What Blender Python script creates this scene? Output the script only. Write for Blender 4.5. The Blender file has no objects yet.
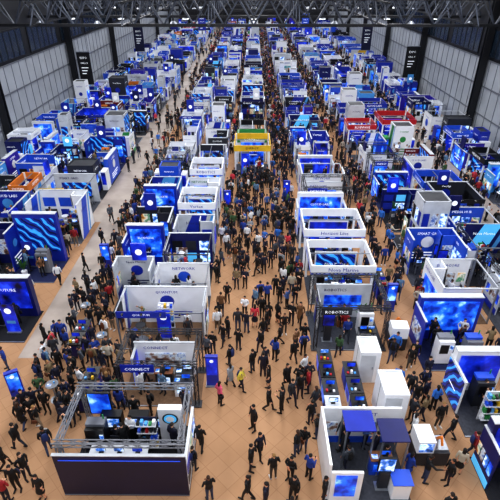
import bpy, math, random
import numpy as np
from mathutils import Vector, Matrix
R = random.Random(11)
scene = bpy.context.scene
try:
    scene.view_settings.view_transform = 'Standard'
    scene.view_settings.look = 'None'
except Exception: pass
for lk in ('Medium High Contrast', 'Standard - Medium High Contrast'):
    try:
        scene.view_settings.look = lk; break
    except Exception: pass
print('LOOK', scene.view_settings.look)

# ------------------------------------------------------------------ materials
def lin(h):
    h = h.lstrip('#'); c = [int(h[i:i+2], 16)/255 for i in (0, 2, 4)]
    return tuple(x/12.92 if x <= .04045 else ((x+.055)/1.055)**2.4 for x in c)+(1,)
def newmat(name):
    m = bpy.data.materials.new(name); m.use_nodes = True
    nt = m.node_tree; return m, nt, nt.nodes['Principled BSDF']
def mat(name, h, rough=.5, emit=0, metal=0, var=.12, scale=1.5):
    m, nt, b = newmat(name); c = lin(h)
    tc = nt.nodes.new('ShaderNodeTexCoord'); nz = nt.nodes.new('ShaderNodeTexNoise')
    nz.inputs['Scale'].default_value = scale; nz.inputs['Detail'].default_value = 2
    nt.links.new(tc.outputs['Object'], nz.inputs['Vector'])
    rp = nt.nodes.new('ShaderNodeValToRGB')
    rp.color_ramp.elements[0].position = .3; rp.color_ramp.elements[1].position = .7
    rp.color_ramp.elements[0].color = tuple(x*(1-var) for x in c[:3])+(1,)
    rp.color_ramp.elements[1].color = tuple(min(1, x*(1+var)) for x in c[:3])+(1,)
    nt.links.new(nz.outputs['Fac'], rp.inputs['Fac'])
    nt.links.new(rp.outputs['Color'], b.inputs['Base Color'])
    b.inputs['Roughness'].default_value = rough; b.inputs['Metallic'].default_value = metal
    if emit:
        nt.links.new(rp.outputs['Color'], b.inputs['Emission Color'])
        b.inputs['Emission Strength'].default_value = emit
    return m
def screen(name, cols, scale, strength=1.2, kind='noise'):
    m, nt, b = newmat(name)
    tc = nt.nodes.new('ShaderNodeTexCoord'); oi = nt.nodes.new('ShaderNodeObjectInfo')
    add = nt.nodes.new('ShaderNodeVectorMath'); add.operation = 'ADD'
    sc = nt.nodes.new('ShaderNodeVectorMath'); sc.operation = 'SCALE'; sc.inputs['Scale'].default_value = 40
    cx = nt.nodes.new('ShaderNodeCombineXYZ')
    for i in range(3): nt.links.new(oi.outputs['Random'], cx.inputs[i])
    nt.links.new(cx.outputs[0], sc.inputs[0])
    nt.links.new(tc.outputs['Object'], add.inputs[0]); nt.links.new(sc.outputs[0], add.inputs[1])
    if kind == 'wave':
        t = nt.nodes.new('ShaderNodeTexWave'); t.bands_direction = 'DIAGONAL'
        t.inputs['Distortion'].default_value = 6; t.inputs['Detail'].default_value = 2
    else:
        t = nt.nodes.new('ShaderNodeTexNoise'); t.inputs['Detail'].default_value = 3
    t.inputs['Scale'].default_value = scale
    nt.links.new(add.outputs[0], t.inputs['Vector'])
    rp = nt.nodes.new('ShaderNodeValToRGB')
    n = len(cols); lo, hi = (.3, .72) if kind == 'noise' else (0, 1)
    while len(rp.color_ramp.elements) < n: rp.color_ramp.elements.new(.5)
    for i, c in enumerate(cols):
        rp.color_ramp.elements[i].position = lo+(hi-lo)*i/(n-1); rp.color_ramp.elements[i].color = lin(c)
    nt.links.new(t.outputs['Fac'], rp.inputs['Fac'])
    nt.links.new(rp.outputs['Color'], b.inputs['Base Color'])
    nt.links.new(rp.outputs['Color'], b.inputs['Emission Color'])
    b.inputs['Emission Strength'].default_value = strength; b.inputs['Roughness'].default_value = .3
    return m

M = dict(
 white=mat('white_panel', '#eaeef4', .45, var=.04), offwhite=mat('light_grey_panel', '#c0c6ce', .5),
 blue=mat('royal_blue_panel', '#1b2fa2', .4), blue2=mat('bright_blue_panel', '#2452cc', .4),
 navy=mat('navy_panel', '#131a5c', .4), dnavy=mat('dark_navy_panel', '#0e1338', .4), sky=mat('sky_blue_panel', '#52a0e4', .4),
 violet=mat('indigo_panel', '#3528a0', .4), teal=mat('teal_panel', '#1c8a98', .4), red=mat('red_panel', '#b01c24', .4),
 maroon=mat('maroon_panel', '#6a1c22', .5), yellow=mat('yellow_panel', '#d8b12a', .5), orange=mat('orange_panel', '#d07628', .5),
 green=mat('green_panel', '#2e8a4a', .5), black=mat('black_panel', '#0c0d12', .4), dgrey=mat('dark_grey_panel', '#282b33', .5),
 grey=mat('mid_grey_panel', '#6c7079', .5), metal=mat('aluminium', '#9096a0', .35, metal=.6), steel=mat('painted_dark_steel', '#15171d', .5),
 trussgrey=mat('truss_grey_steel', '#444a56', .5), wood=mat('wood', '#7e5232', .5, var=.25, scale=6), wallp=mat('wall_cladding', '#a4aab2', .55, var=.1, scale=.4),
 carpg=mat('booth_carpet_grey', '#3c3f48', .95, var=.2, scale=8), carpb=mat('booth_carpet_blue', '#161f48', .95, var=.2, scale=8),
 carpt=mat('booth_carpet_tan', '#6e5642', .95, var=.15, scale=8), carpd=mat('booth_carpet_dark', '#15171e', .95, var=.2, scale=8),
 lamp=mat('lamp_glow', '#ffffff', .5, emit=4, var=0), glow=mat('sign_glow_white', '#eaf0f8', .5, emit=.5, var=0),
 cyan=mat('sign_glow_cyan', '#58b8f0', .5, emit=.4, var=.05), glowblue=mat('sign_glow_blue', '#2a55e0', .5, emit=.6, var=.1),
 leaf=mat('plant_leaf', '#2c5a2a', .7, var=.3, scale=9), glass=mat('clerestory_glass', '#1c2632', .15, emit=.15, var=.3),
 s1=screen('led_screen_blue', ['#040c3c', '#1036b0', '#2470e8', '#a8dcf8'], 1.6, .85),
 s2=screen('led_screen_wave', ['#040a2c', '#122c94', '#0a1850', '#3a98ec'], .8, .75, 'wave'),
 s3=screen('monitor_picture', ['#101830', '#2c68c0', '#d8e8f8', '#40b8d8'], 3.0, .9),
 s4=screen('led_screen_deep', ['#040720', '#0e1c88', '#142cb8', '#3558f0'], 1.1, .7),
 s5=screen('poster_photo_print', ['#182034', '#7a5a4a', '#c8d4e0', '#2c58a8', '#e8eef4'], 2.2, .15),
 s6=screen('poster_colour_print', ['#701418', '#d0a050', '#e8e4d8', '#2a8058', '#d0d8e0'], 1.8, .2),
)
# ------------------------------------------------------------------ mesh builder
_txt = {}
def glyphs(word):
    if word not in _txt:
        c = bpy.data.curves.new('t', 'FONT'); c.body = word; c.resolution_u = 1; c.align_x = 'CENTER'; c.align_y = 'CENTER'
        o = bpy.data.objects.new('t', c); scene.collection.objects.link(o)
        dg = bpy.context.evaluated_depsgraph_get(); dg.update()
        me = bpy.data.meshes.new_from_object(o.evaluated_get(dg))
        vs = [tuple(v.co) for v in me.vertices]; fs = [tuple(p.vertices) for p in me.polygons]
        if not vs: vs = [(0, 0, 0), (.1, 0, 0), (.1, .1, 0)]; fs = []
        xs = [v[0] for v in vs]; ys = [v[1] for v in vs]
        W = max(xs)-min(xs); H = max(ys)-min(ys); cx = (max(xs)+min(xs))/2; cy = (max(ys)+min(ys))/2
        _txt[word] = ([(v[0]-cx, v[1]-cy) for v in vs], fs, W, H)
        bpy.data.objects.remove(o); bpy.data.meshes.remove(me); bpy.data.curves.remove(c)
    return _txt[word]
FR = {'S': (Vector((1, 0, 0)), Vector((0, -1, 0))), 'N': (Vector((-1, 0, 0)), Vector((0, 1, 0))),
      'E': (Vector((0, 1, 0)), Vector((1, 0, 0))), 'W': (Vector((0, -1, 0)), Vector((-1, 0, 0)))}
Zv = Vector((0, 0, 1))
class MB:
    def __init__(s): s.v = []; s.f = []; s.m = []; s.mats = []
    def mi(s, k):
        m = M[k] if isinstance(k, str) else k
        if m not in s.mats: s.mats.append(m)
        return s.mats.index(m)
    def add(s, vs, fs, k):
        o = len(s.v); s.v += [tuple(v) for v in vs]; i = s.mi(k)
        for f in fs: s.f.append(tuple(a+o for a in f)); s.m.append(i)
    def box(s, x0, x1, y0, y1, z0, z1, k):
        s.add([(x0, y0, z0), (x1, y0, z0), (x1, y1, z0), (x0, y1, z0), (x0, y0, z1), (x1, y0, z1), (x1, y1, z1), (x0, y1, z1)],
              [(0, 3, 2, 1), (4, 5, 6, 7), (0, 1, 5, 4), (1, 2, 6, 5), (2, 3, 7, 6), (3, 0, 4, 7)], k)
    def cyl(s, x, y, z0, z1, r, k, n=12, r2=None):
        r2 = r if r2 is None else r2
        vs = [(x+r*math.cos(a), y+r*math.sin(a), z0) for a in [2*math.pi*i/n for i in range(n)]]
        vs += [(x+r2*math.cos(a), y+r2*math.sin(a), z1) for a in [2*math.pi*i/n for i in range(n)]]
        fs = [(i, (i+1) % n, n+(i+1) % n, n+i) for i in range(n)]+[tuple(range(n-1, -1, -1)), tuple(range(n, 2*n))]
        s.add(vs, fs, k)
    def beam(s, a, b, r, k):
        a = Vector(a); b = Vector(b); d = (b-a).normalized()
        u = d.cross(Zv) if abs(d.z) < .95 else d.cross(Vector((1, 0, 0))); u.normalize(); w = d.cross(u)
        vs = [p+u*r*i+w*r*j for p in (a, b) for i, j in ((-1, -1), (1, -1), (1, 1), (-1, 1))]
        s.add(vs, [(0, 1, 5, 4), (1, 2, 6, 5), (2, 3, 7, 6), (3, 0, 4, 7), (3, 2, 1, 0), (4, 5, 6, 7)], k)
    def truss(s, a, b, sz, k, r=.025, seg=.6):
        a = Vector(a); b = Vector(b); d = (b-a); L = d.length; d.normalize()
        u = d.cross(Zv) if abs(d.z) < .95 else d.cross(Vector((1, 0, 0))); u.normalize(); w = d.cross(u)
        cs = [u*sz/2*i+w*sz/2*j for i, j in ((-1, -1), (1, -1), (1, 1), (-1, 1))]
        for c in cs: s.beam(a+c, b+c, r, k)
        n = max(1, int(L/seg))
        for i in range(n):
            p = a+d*(L*i/n); q = a+d*(L*(i+1)/n)
            for j in range(4):
                c0, c1 = cs[j], cs[(j+1) % 4]
                if i % 2: c0, c1 = c1, c0
                s.beam(p+c0, q+c1, r*.6, k)
    def rect(s, c, fc, u0, u1, v0, v1, off, k, t=.012):
        u, n = FR[fc]; c = Vector(c)
        P = [c+u*a+Zv*b+n*o for o in (0, off) for a, b in ((u0, v0), (u1, v0), (u1, v1), (u0, v1))]
        s.add(P, [(4, 5, 6, 7), (0, 1, 5, 4), (1, 2, 6, 5), (2, 3, 7, 6), (3, 0, 4, 7)], k)
    def poly(s, c, fc, pts, off, k):
        u, n = FR[fc]; c = Vector(c)
        s.add([c+u*a+Zv*b+n*off for a, b in pts], [tuple(range(len(pts)))], k)
    def disc(s, c, fc, a, b, r, off, k, n=14):
        s.poly(c, fc, [(a+r*math.cos(2*math.pi*i/n), b+r*math.sin(2*math.pi*i/n)) for i in range(n)], off, k)
    def text(s, w, c, fc, a, b, wid, hgt, off, k):
        vs, fs, W, H = glyphs(w); sc = min(wid/W, hgt/H*1.0); u, n = FR[fc]; c = Vector(c)
        s.add([c+u*(a+x*sc)+Zv*(b+y*sc)+n*off for x, y in vs], fs, k)
    def mesh(s, name):
        me = bpy.data.meshes.new(name); me.from_pydata(s.v, [], s.f)
        for m in s.mats: me.materials.append(m)
        me.polygons.foreach_set('material_index', s.m); me.update(); return me
    def build(s, name, loc=(0, 0, 0), rz=0, parent=None):
        return put(name, s.mesh(name), loc, rz, parent)
def put(name, me, loc=(0, 0, 0), rz=0, parent=None):
    o = bpy.data.objects.new(name, me); o.location = loc; o.rotation_euler = (0, 0, rz)
    scene.collection.objects.link(o)
    if parent: o.parent = parent
    return o

WORDS = ['DATACORE', 'NETWORK', 'CLOUD LABS', 'ROBOTICS', 'INNOVATE', 'SMART GRID', 'FUTURE', 'ENERGY', 'SYSTEMS', 'DIGITAL',
         'MEDIA HUB', 'QUANTUM', 'BLUEWAVE', 'CONNECT', 'SOLUTIONS', 'Nova Marine', 'Overlay', 'Horizon', 'Vertex']
TH = { # wall, accent, header, text, headertext, carpet
 'blue': ('blue', 'sky', 'blue', 'glow', 'glow', 'carpb'), 'blue2': ('blue2', 'white', 'blue2', 'glow', 'glow', 'carpg'),
 'white': ('white', 'blue2', 'white', 'blue', 'blue', 'carpg'), 'whiteblue': ('white', 'blue', 'blue', 'blue', 'glow', 'carpt'),
 'navy': ('navy', 'cyan', 'dnavy', 'glow', 'glow', 'carpd'), 'grey': ('offwhite', 'blue', 'dgrey', 'navy', 'glow', 'carpg'),
 'sky': ('sky', 'blue', 'white', 'glow', 'blue', 'carpg'), 'violet': ('violet', 'white', 'violet', 'glow', 'glow', 'carpb'),
 'black': ('dgrey', 'blue', 'black', 'glow', 'glow', 'carpd'), 'red': ('maroon', 'white', 'red', 'glow', 'glow', 'carpd'),
 'yellow': ('offwhite', 'yellow', 'yellow', 'navy', 'black', 'carpg'), 'teal': ('white', 'teal', 'teal', 'teal', 'glow', 'carpg'),
 'orange': ('offwhite', 'orange', 'orange', 'dgrey', 'glow', 'carpg'), 'green': ('white', 'green', 'green', 'green', 'glow', 'carpg'),
 'redwhite': ('white', 'red', 'white', 'red', 'red', 'carpg')}
THW = ['blue']*8+['blue2']*5+['white']*10+['whiteblue']*8+['navy']*7+['grey']*5+['sky']*2+['violet']*3+['black']*5+['red', 'redwhite', 'teal', 'orange', 'green', 'yellow', 'redwhite']

def graphic(mb, c, fc, w, h, th, txt, lod=0, kind=None):
    wall, acc, hd, tx, htx, cp = TH[th]
    kind = R.choice('aabccdeff') if kind is None else kind
    if kind == 'plain': return
    if kind == 'a':
        mb.disc(c, fc, 0, h*.12, min(w, h)*.16, .02, acc)
        if lod < 2: mb.text(txt, c, fc, 0, h*.36, w*.5, h*.08, .02, tx)
        for i in range(3): mb.rect(c, fc, -w*.3, w*(.3-.08*i), -h*.2-i*h*.08, -h*.17-i*h*.08, .012, tx)
    elif kind == 'b':
        mb.rect(c, fc, -w*.34, w*.34, -h*.2, h*.2, .05, R.choice(['s1', 's2', 's3', 's4', 's5']))
        if lod < 2: mb.text(txt, c, fc, -w*.15, h*.36, w*.5, h*.08, .02, tx)
    elif kind == 'c':
        mb.rect(c, fc, -w*.5, w*.5, -h*.5, -h*.3, .012, acc)
        for i in range(4):
            a = -w*.36+i*w*.24
            mb.rect(c, fc, a-w*.09, a+w*.09, -h*.15, h*.12, .03, R.choice(['s3', 's5', 's1', 's6']))
        if lod < 2: mb.text(txt, c, fc, 0, h*.34, w*.5, h*.09, .02, tx)
    elif kind == 'd':
        mb.poly(c, fc, [(-w*.5, -h*.5), (0, -h*.5), (w*.3, h*.5), (-w*.1, h*.5)], .015, acc)
        mb.poly(c, fc, [(w*.1, -h*.5), (w*.2, -h*.5), (w*.5, h*.5), (w*.4, h*.5)], .015, 'sky')
        if lod < 2: mb.text(txt, c, fc, -w*.05, h*.25, w*.5, h*.1, .03, tx)
    elif kind == 'f':
        for i in range(3):
            for j in range(2):
                a = -w*.32+i*w*.32; b = -h*.18+j*h*.34
                mb.rect(c, fc, a-w*.12, a+w*.12, b-h*.13, b+h*.13, .02, R.choice(['s5', 's6', acc, 's3', 'blue', 'dgrey', 'black']))
    else:
        mb.rect(c, fc, -w*.47, w*.47, -h*.45, h*.45, .03, R.choice(['s1', 's2', 's4', 's4']))
        if lod < 2: mb.text(txt, c, fc, 0, h*.12, w*.5, h*.11, .05, 'glow')
        mb.rect(c, fc, -w*.2, w*.2, -h*.05, -h*.03, .05, 'glow')
def wallx(mb, x0, x1, y, h, th, txt, lod=0, kn=None, ks=None, z0=0, t=.08):
    k = TH[th][0]; mb.box(x0, x1, y-t/2, y+t/2, z0, h, k)
    c = ((x0+x1)/2, y-t/2, (z0+h)/2); graphic(mb, c, 'S', x1-x0, h-z0, th, txt, lod, ks)
    c = ((x0+x1)/2, y+t/2, (z0+h)/2); graphic(mb, c, 'N', x1-x0, h-z0, th, txt, lod, kn)
    mb.box(x0-.02, x1+.02, y-t/2-.02, y+t/2+.02, h, h+.04, 'offwhite')
def wally(mb, x, y0, y1, h, th, txt, lod=0, z0=0, t=.08):
    k = TH[th][0]; mb.box(x-t/2, x+t/2, y0, y1, z0, h, k)
    graphic(mb, (x-t/2, (y0+y1)/2, (z0+h)/2), 'W', y1-y0, h-z0, th, txt, lod)
    graphic(mb, (x+t/2, (y0+y1)/2, (z0+h)/2), 'E', y1-y0, h-z0, th, txt, lod)
    mb.box(x-t/2-.02, x+t/2+.02, y0-.02, y1+.02, h, h+.04, 'offwhite')
def monitor(mb, x, y, z, w=.5, fc='S'):
    mb.box(x-.03, x+.03, y-.02, y+.02, z, z+.12, 'black'); mb.box(x-.1, x+.1, y-.07, y+.07, z, z+.015, 'black')
    mb.box(x-w/2, x+w/2, y-.02, y+.02, z+.1, z+.1+w*.6, 'black')
    mb.rect((x, y-.02, z+.1+w*.3), 'S', -w*.47, w*.47, -w*.27, w*.27, .01, R.choice(['s1', 's3', 's3', 's4']))
def stool(mb, x, y, k='white'):
    mb.cyl(x, y, .03, .05, .18, 'metal', 10); mb.cyl(x, y, .05, .62, .025, 'metal', 6); mb.cyl(x, y, .62, .68, .17, k, 10)
def item(mb, x, y, th, lod):
    acc = TH[th][1]; q = R.choice(['counter', 'counter', 'demo', 'demo', 'demo', 'pod', 'pod', 'table', 'machine', 'machine', 'rack', 'banner', 'plant', 'boxes'])
    if q == 'counter':
        mb.box(x-.42, x+.42, y-.22, y+.18, .03, .98, R.choice(['white', TH[th][0], 'dgrey', 'blue2'])); mb.box(x-.46, x+.46, y-.26, y+.22, .98, 1.03, R.choice(['white', 'dgrey', 'wood', 'black']))
        mb.rect((x, y-.22, .5), 'S', -.3, .3, -.22, .22, .015, R.choice([acc, 's3', 's1']))
        monitor(mb, x+.15, y, 1.03, .42)
        mb.box(x-.4, x-.15, y-.15, y+.05, 1.03, 1.05, 's3')
    elif q == 'demo':
        for a in (-.42, .42):
            for b in (-.22, .22): mb.box(x+a-.02, x+a+.02, y+b-.02, y+b+.02, .03, .74, 'metal')
        mb.box(x-.46, x+.46, y-.26, y+.26, .74, .78, R.choice(['white', 'dgrey', 'wood', 'black']))
        monitor(mb, x-.22, y, .78, .36); monitor(mb, x+.22, y, .78, .36)
        mb.box(x-.3, x-.1, y-.24, y-.12, .78, .8, 'dgrey'); mb.box(x+.1, x+.2, y-.2, y-.1, .78, .86, R.choice(['red', 'yellow', 'white', 'blue2']))
    elif q == 'pod':
        mb.box(x-.2, x+.2, y-.1, y+.1, .03, 1.1, R.choice(['white', 'dgrey'])); mb.box(x-.3, x+.3, y-.2, y+.2, .03, .06, 'metal')
        mb.box(x-.34, x+.34, y-.05, y+.05, 1.1, 1.9, 'black'); mb.rect((x, y-.05, 1.5), 'S', -.3, .3, -.36, .36, .012, R.choice(['s1', 's3', 's4']))
    elif q == 'table':
        mb.cyl(x, y, .03, .05, .25, 'metal', 12); mb.cyl(x, y, .05, 1.02, .03, 'metal', 8); mb.cyl(x, y, 1.02, 1.05, .28, R.choice(['white', 'dgrey', 'wood']), 16)
        stool(mb, x-.38, y, 'blue2'); stool(mb, x+.38, y, 'dgrey')
    elif q == 'machine':
        mb.box(x-.4, x+.4, y-.3, y+.3, .1, 1.6, R.choice(['white', 'black', 'dgrey', 'grey'])); mb.box(x-.38, x+.38, y-.28, y+.28, .03, .1, 'black')
        mb.rect((x, y-.3, 1.1), 'S', -.3, .15, -.3, .3, .01, 'black'); mb.rect((x, y-.3, 1.2), 'S', .2, .36, -.1, .15, .03, 's3')
        mb.box(x-.4, x+.4, y-.1, y+.3, 1.6, 1.75, R.choice(['blue2', 'grey', 'orange', 'dgrey'])); mb.cyl(x+.3, y+.2, 1.75, 2.0, .03, 'green', 8)
    elif q == 'rack':
        mb.box(x-.42, x+.42, y+.16, y+.2, .03, 1.9, TH[th][0])
        for z in (.3, .75, 1.2, 1.65):
            mb.box(x-.42, x+.42, y-.15, y+.16, z, z+.03, 'offwhite')
            for i in range(5): mb.box(x-.4+i*.17, x-.28+i*.17, y-.1, y+.08, z+.03, z+R.uniform(.12, .3), R.choice(['blue2', 'sky', 'white', 'red', 'dgrey', 'yellow', 'black', 'green']))
    elif q == 'banner':
        mb.box(x-.4, x+.4, y-.12, y+.12, .03, .1, 'metal'); mb.box(x-.38, x+.38, y-.02, y+.02, .1, 2.05, R.choice(['blue', 'white', 's4', 'sky', 's5', 's6']))
        mb.disc((x, y-.02, 1.5), 'S', 0, .1, .2, .01, 'glow'); mb.rect((x, y-.02, 1), 'S', -.25, .25, -.3, -.1, .01, 'sky')
    elif q == 'boxes':
        mb.box(x-.35, x+.1, y-.25, y+.2, .03, .5, 'wood'); mb.box(x-.3, x+.05, y-.2, y+.15, .5, .85, 'dgrey'); mb.box(x+.14, x+.42, y-.2, y+.2, .03, .75, 'black'); mb.box(x+.16, x+.4, y-.15, y+.1, .75, .95, 'offwhite')
    else:
        mb.cyl(x, y, .03, .45, .16, 'white', 12, .2)
        for i in range(14):
            a = i*2.4; r = .12+.2*R.random(); z = .8+.6*R.random()
            mb.add([(x, y, .45), (x+r*math.cos(a)-.06*math.sin(a), y+r*math.sin(a)+.06*math.cos(a), z), (x+1.5*r*math.cos(a), y+1.5*r*math.sin(a), z+.05), (x+r*math.cos(a)+.06*math.sin(a), y+r*math.sin(a)-.06*math.cos(a), z)], [(0, 1, 2, 3)], 'leaf')
def spot(mb, x, y, z):
    mb.beam((x, y, z), (x, y-.25, z+.12), .012, 'black'); mb.box(x-.05, x+.05, y-.35, y-.23, z+.06, z+.14, 'black'); mb.box(x-.04, x+.04, y-.34, y-.24, z+.05, z+.06, 'lamp')

def booth(w, d, h, style, th, txt, lod=0):
    """local booth mesh centred on origin, open front towards -y. returns mb, free spots"""
    mb = MB(); wall, acc, hd, tx, htx, cp = TH[th]; X = w/2; Y = d/2
    mb.box(-X, X, -Y, Y, 0.0, .035, cp)
    mb.box(-X, X, -Y, -Y+.06, .035, .04, 'metal')
    yi0, yi1 = -Y+.4, Y-.4
    if style == 'shell':
        wallx(mb, -X, X, Y-.05, h, th, txt, lod)
        L = R.random() < .7; Q = R.random() < .7
        if L: wally(mb, -X+.05, Y-d*R.uniform(.4, .95), Y-.1, h-.05, th, txt, lod)
        if Q: wally(mb, X-.05, Y-d*R.uniform(.4, .95), Y-.1, h-.05, th, txt, lod)
        if R.random() < .4:
            mb.box(X-1.1, X-.1, Y-1.0, Y-.92, .035, h-.05, wall); mb.box(X-1.1, X-1.03, Y-1.0, Y-.1, .035, h-.05, wall)
            mb.rect((X-.55, Y-1.0, h*.5), 'S', -.35, .35, -.6, .6, .02, R.choice(['s1', 's5', acc]))
        if R.random() < .25:   # tall sign blade above the back wall
            a = R.uniform(-X+.5, X-.5); mb.box(a-.45, a+.45, Y-.16, Y-.02, h-.2, h+R.uniform(.7, 1.3), R.choice([acc, 'blue', 'navy', 'white', 's4'])); mb.disc((a, Y-.16, h+.4), 'S', 0, 0, .22, .02, 'glow')
        mode = R.choice(['rail', 'sign', 'full', 'none', 'none'])
        if mode != 'none':
            for a in (-X+.06, X-.06): mb.box(a-.04, a+.04, -Y+.02, -Y+.1, 0.035, h, 'metal')
            rc = R.choice(['offwhite', 'dgrey', 'metal'])
            mb.box(-X, X, -Y+.02, -Y+.07, h-.07, h, rc)
            for a in (-X+.04, X-.04): mb.box(a-.03, a+.03, -Y+.08, Y-.1, h-.07, h, rc)
            hh = .34
            if mode == 'full':
                mb.box(-X, X, -Y, -Y+.06, h-hh, h, hd); mb.text(txt, (0, -Y, h-hh/2), 'S', -w*.2, 0, w*.4, hh*.45, .02, htx)
            elif mode == 'sign':
                a = R.choice([-w*.2, 0, w*.2]); mb.box(a-w*.28, a+w*.28, -Y-.02, -Y+.02, h-hh, h+.08, hd); mb.text(txt, (a, -Y-.02, h-hh/2+.04), 'S', 0, 0, w*.4, hh*.45, .02, htx)
            if lod < 2:
                for i in range(int(w)): spot(mb, -X+.5+i, -Y+.02, h)
    elif style == 'island':
        a = w*.3; b0 = -Y+d*.35; b1 = Y-.15
        mb.box(-a, a, b0, b1, .035, h, wall); mb.box(-a+.08, a-.08, b0+.08, b1-.08, h, h+.02, 'dgrey')
        for q in ((-a, a, b0, b0+.08), (-a, a, b1-.08, b1), (-a, -a+.08, b0, b1), (a-.08, a, b0, b1)): mb.box(*q, h, h+.12, wall)
        graphic(mb, (0, b0, h/2), 'S', 2*a, h, th, txt, lod, None); graphic(mb, (0, b1, h/2), 'N', 2*a, h, th, txt, lod)
        graphic(mb, (-a, (b0+b1)/2, h/2), 'W', b1-b0, h, th, txt, lod); graphic(mb, (a, (b0+b1)/2, h/2), 'E', b1-b0, h, th, txt, lod)
        mb.box(-X, -X+.5, Y-1.2, Y-.1, .035, 2.1, acc); mb.box(X-.5, X, Y-1.2, Y-.1, .035, 1.9, 'white')
        mb.rect((-X+.25, Y-1.2, 1.3), 'S', -.2, .2, -.6, .6, .02, 's1'); mb.rect((X-.25, Y-1.2, 1.2), 'S', -.2, .2, -.6, .6, .02, 's4')
        yi1 = b0-.3
    elif style == 'ring':
        for a in (-X+.12, X-.12):
            for b in (-Y+.12, Y-.12): mb.box(a-.07, a+.07, b-.07, b+.07, .035, h, 'white')
        hh = .6; t = .08
        for q in ((-X, X, -Y, -Y+t), (-X, X, Y-t, Y), (-X, -X+t, -Y+t, Y-t), (X-t, X, -Y+t, Y-t)): mb.box(*q, h-hh, h, hd)
        for fc, c, ww in (('S', (0, -Y, h-hh/2), w), ('N', (0, Y, h-hh/2), w), ('W', (-X, 0, h-hh/2), d), ('E', (X, 0, h-hh/2), d)):
            mb.text(txt, c, fc, 0, .03, ww*.6, hh*.4, .02, htx)
            mb.rect(c, fc, -ww*.5, ww*.5, -hh*.5, -hh*.4, .012, acc)
        mb.box(-X+t, X-t, -.03, .03, h-.12, h-.06, 'metal')
        wallx(mb, -X*.7, X*.7, Y-.5, h-hh-.1, th, txt, lod, ks='e'); yi1 = Y-.9
    elif style == 'truss':
        z = h+.1
        for a in (-X+.15, X-.15):
            for b in (-Y+.15, Y-.15):
                mb.truss((a, b, .05), (a, b, z-.1), .18, 'dgrey', .015, .5); mb.box(a-.22, a+.22, b-.22, b+.22, .035, .06, 'dgrey')
        for b in (-Y+.15, Y-.15): mb.truss((-X, b, z), (X, b, z), .18, 'dgrey', .015, .5)
        for a in (-X+.15, X-.15): mb.truss((a, -Y+.3, z), (a, Y-.3, z), .18, 'dgrey', .015, .5)
        wallx(mb, -X+.4, X-.4, Y-.4, h-.4, th, txt, lod, ks='b')
        wally(mb, -X+.45, 0, Y-.45, h-.7, th, txt, lod)
        mb.box(-X+.3, -X+.3+w*.4, -Y+.0, -Y+.04, h-.3, h+.15, hd)
        mb.text(txt, (-X+.3+w*.2, -Y, h-.08), 'S', 0, 0, w*.3, .2, .02, htx); yi1 = Y-.8
    elif style == 'led':
        mb.box(-X+.1, X-.1, Y-.5, Y-.1, .035, h, wall)
        mb.box(-X+.1, X-.1, Y-.5, Y-.1, h, h+.05, 'offwhite')
        mb.rect((0, Y-.5, h*.58), 'S', -X+.3, X-.3, -h*.34, h*.34, .05, R.choice(['s1', 's2', 's4']))
        if txt.strip(): mb.text(txt, (0, Y-.5, h*.72), 'S', 0, 0, w*.4, .2, .07, 'glow')
        graphic(mb, (0, Y-.1, h/2), 'N', w-.2, h, th, txt, lod, 'a')
        wally(mb, -X+.06, Y-d*.6, Y-.1, h*.8, th, txt, lod)
        if R.random() < .5: wally(mb, X-.06, Y-d*.6, Y-.1, h*.8, th, txt, lod)
        yi1 = Y-.9
    elif style == 'front':
        wallx(mb, -X, X, -Y+.06, h, th, txt, lod, ks='plain'); yi0 = -Y+.8
        mb.rect((0, -Y, h/2), 'S', -X+.2, X-.2, h*.4, h*.41, .02, 'glowblue')
        wally(mb, X-.06, -Y+.1, Y-.6, 2.0, 'white', txt, lod)
        z = h+.35
        for a in (-X+.2, X-.2):
            for b in (-Y+.3, Y-.2): mb.truss((a, b, .05), (a, b, z-.1), .17, 'grey', .016, .5)
        for b in (-Y+.3, Y-.2): mb.truss((-X, b, z), (X, b, z), .19, 'grey', .018, .5)
        for a in (-X+.2, X-.2): mb.truss((a, -Y+.4, z), (a, Y-.3, z), .19, 'grey', .018, .5)
        mb.box(-X+.35, -X+1.35, Y-.3, Y-.2, 1.2, 2.5, 'black'); mb.rect((-X+.85, Y-.3, 1.85), 'S', -.45, .45, -.6, .6, .02, 's1')
        mb.box(X-1.5, X-.5, Y-.9, Y-.6, .035, 2.2, 'white'); mb.disc((X-1.0, Y-.9, 1.65), 'S', 0, 0, .34, .02, 'dgrey', 20); mb.disc((X-1.0, Y-.9, 1.65), 'S', 0, 0, .27, .03, 'cyan', 20); mb.disc((X-1.0, Y-.9, 1.65), 'S', 0, 0, .18, .04, 'white', 20)
        mb.box(-1.6, .6, -Y+.9, -Y+1.5, .035, 1.0, 'white'); mb.box(-1.7, .7, -Y+.8, -Y+1.6, 1.0, 1.05, 'offwhite')
        for i in range(3): monitor(mb, -1.2+i*.75, -Y+1.2, 1.05, .4)
        for i in range(7): mb.box(-1.6+i*.33, -1.45+i*.33, -Y+.88, -Y+1.02, 1.05, 1.05+R.uniform(.03, .2), R.choice(['red', 'sky', 'dgrey', 'yellow', 'white', 'black']))
        for a in (-1.6, -.4, .8): mb.box(a, a+.9, Y-.7, Y-.3, .035, 1.5, R.choice(['black', 'dgrey'])); mb.rect((a+.45, Y-.7, 1.1), 'S', -.35, .35, -.25, .25, .02, 's3')
        yi0 = -Y+2.0; yi1 = Y-1.2
    elif style == 'open':
        mb.box(-X, X, Y-.1, Y, .035, h*.9, 'white'); mb.box(-X, -X+.1, -Y+.3, Y-.1, .035, h*.9, 'white')
        graphic(mb, (0, Y-.1, h*.45), 'S', w, h*.9, th, txt, 0, 'c')
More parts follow.
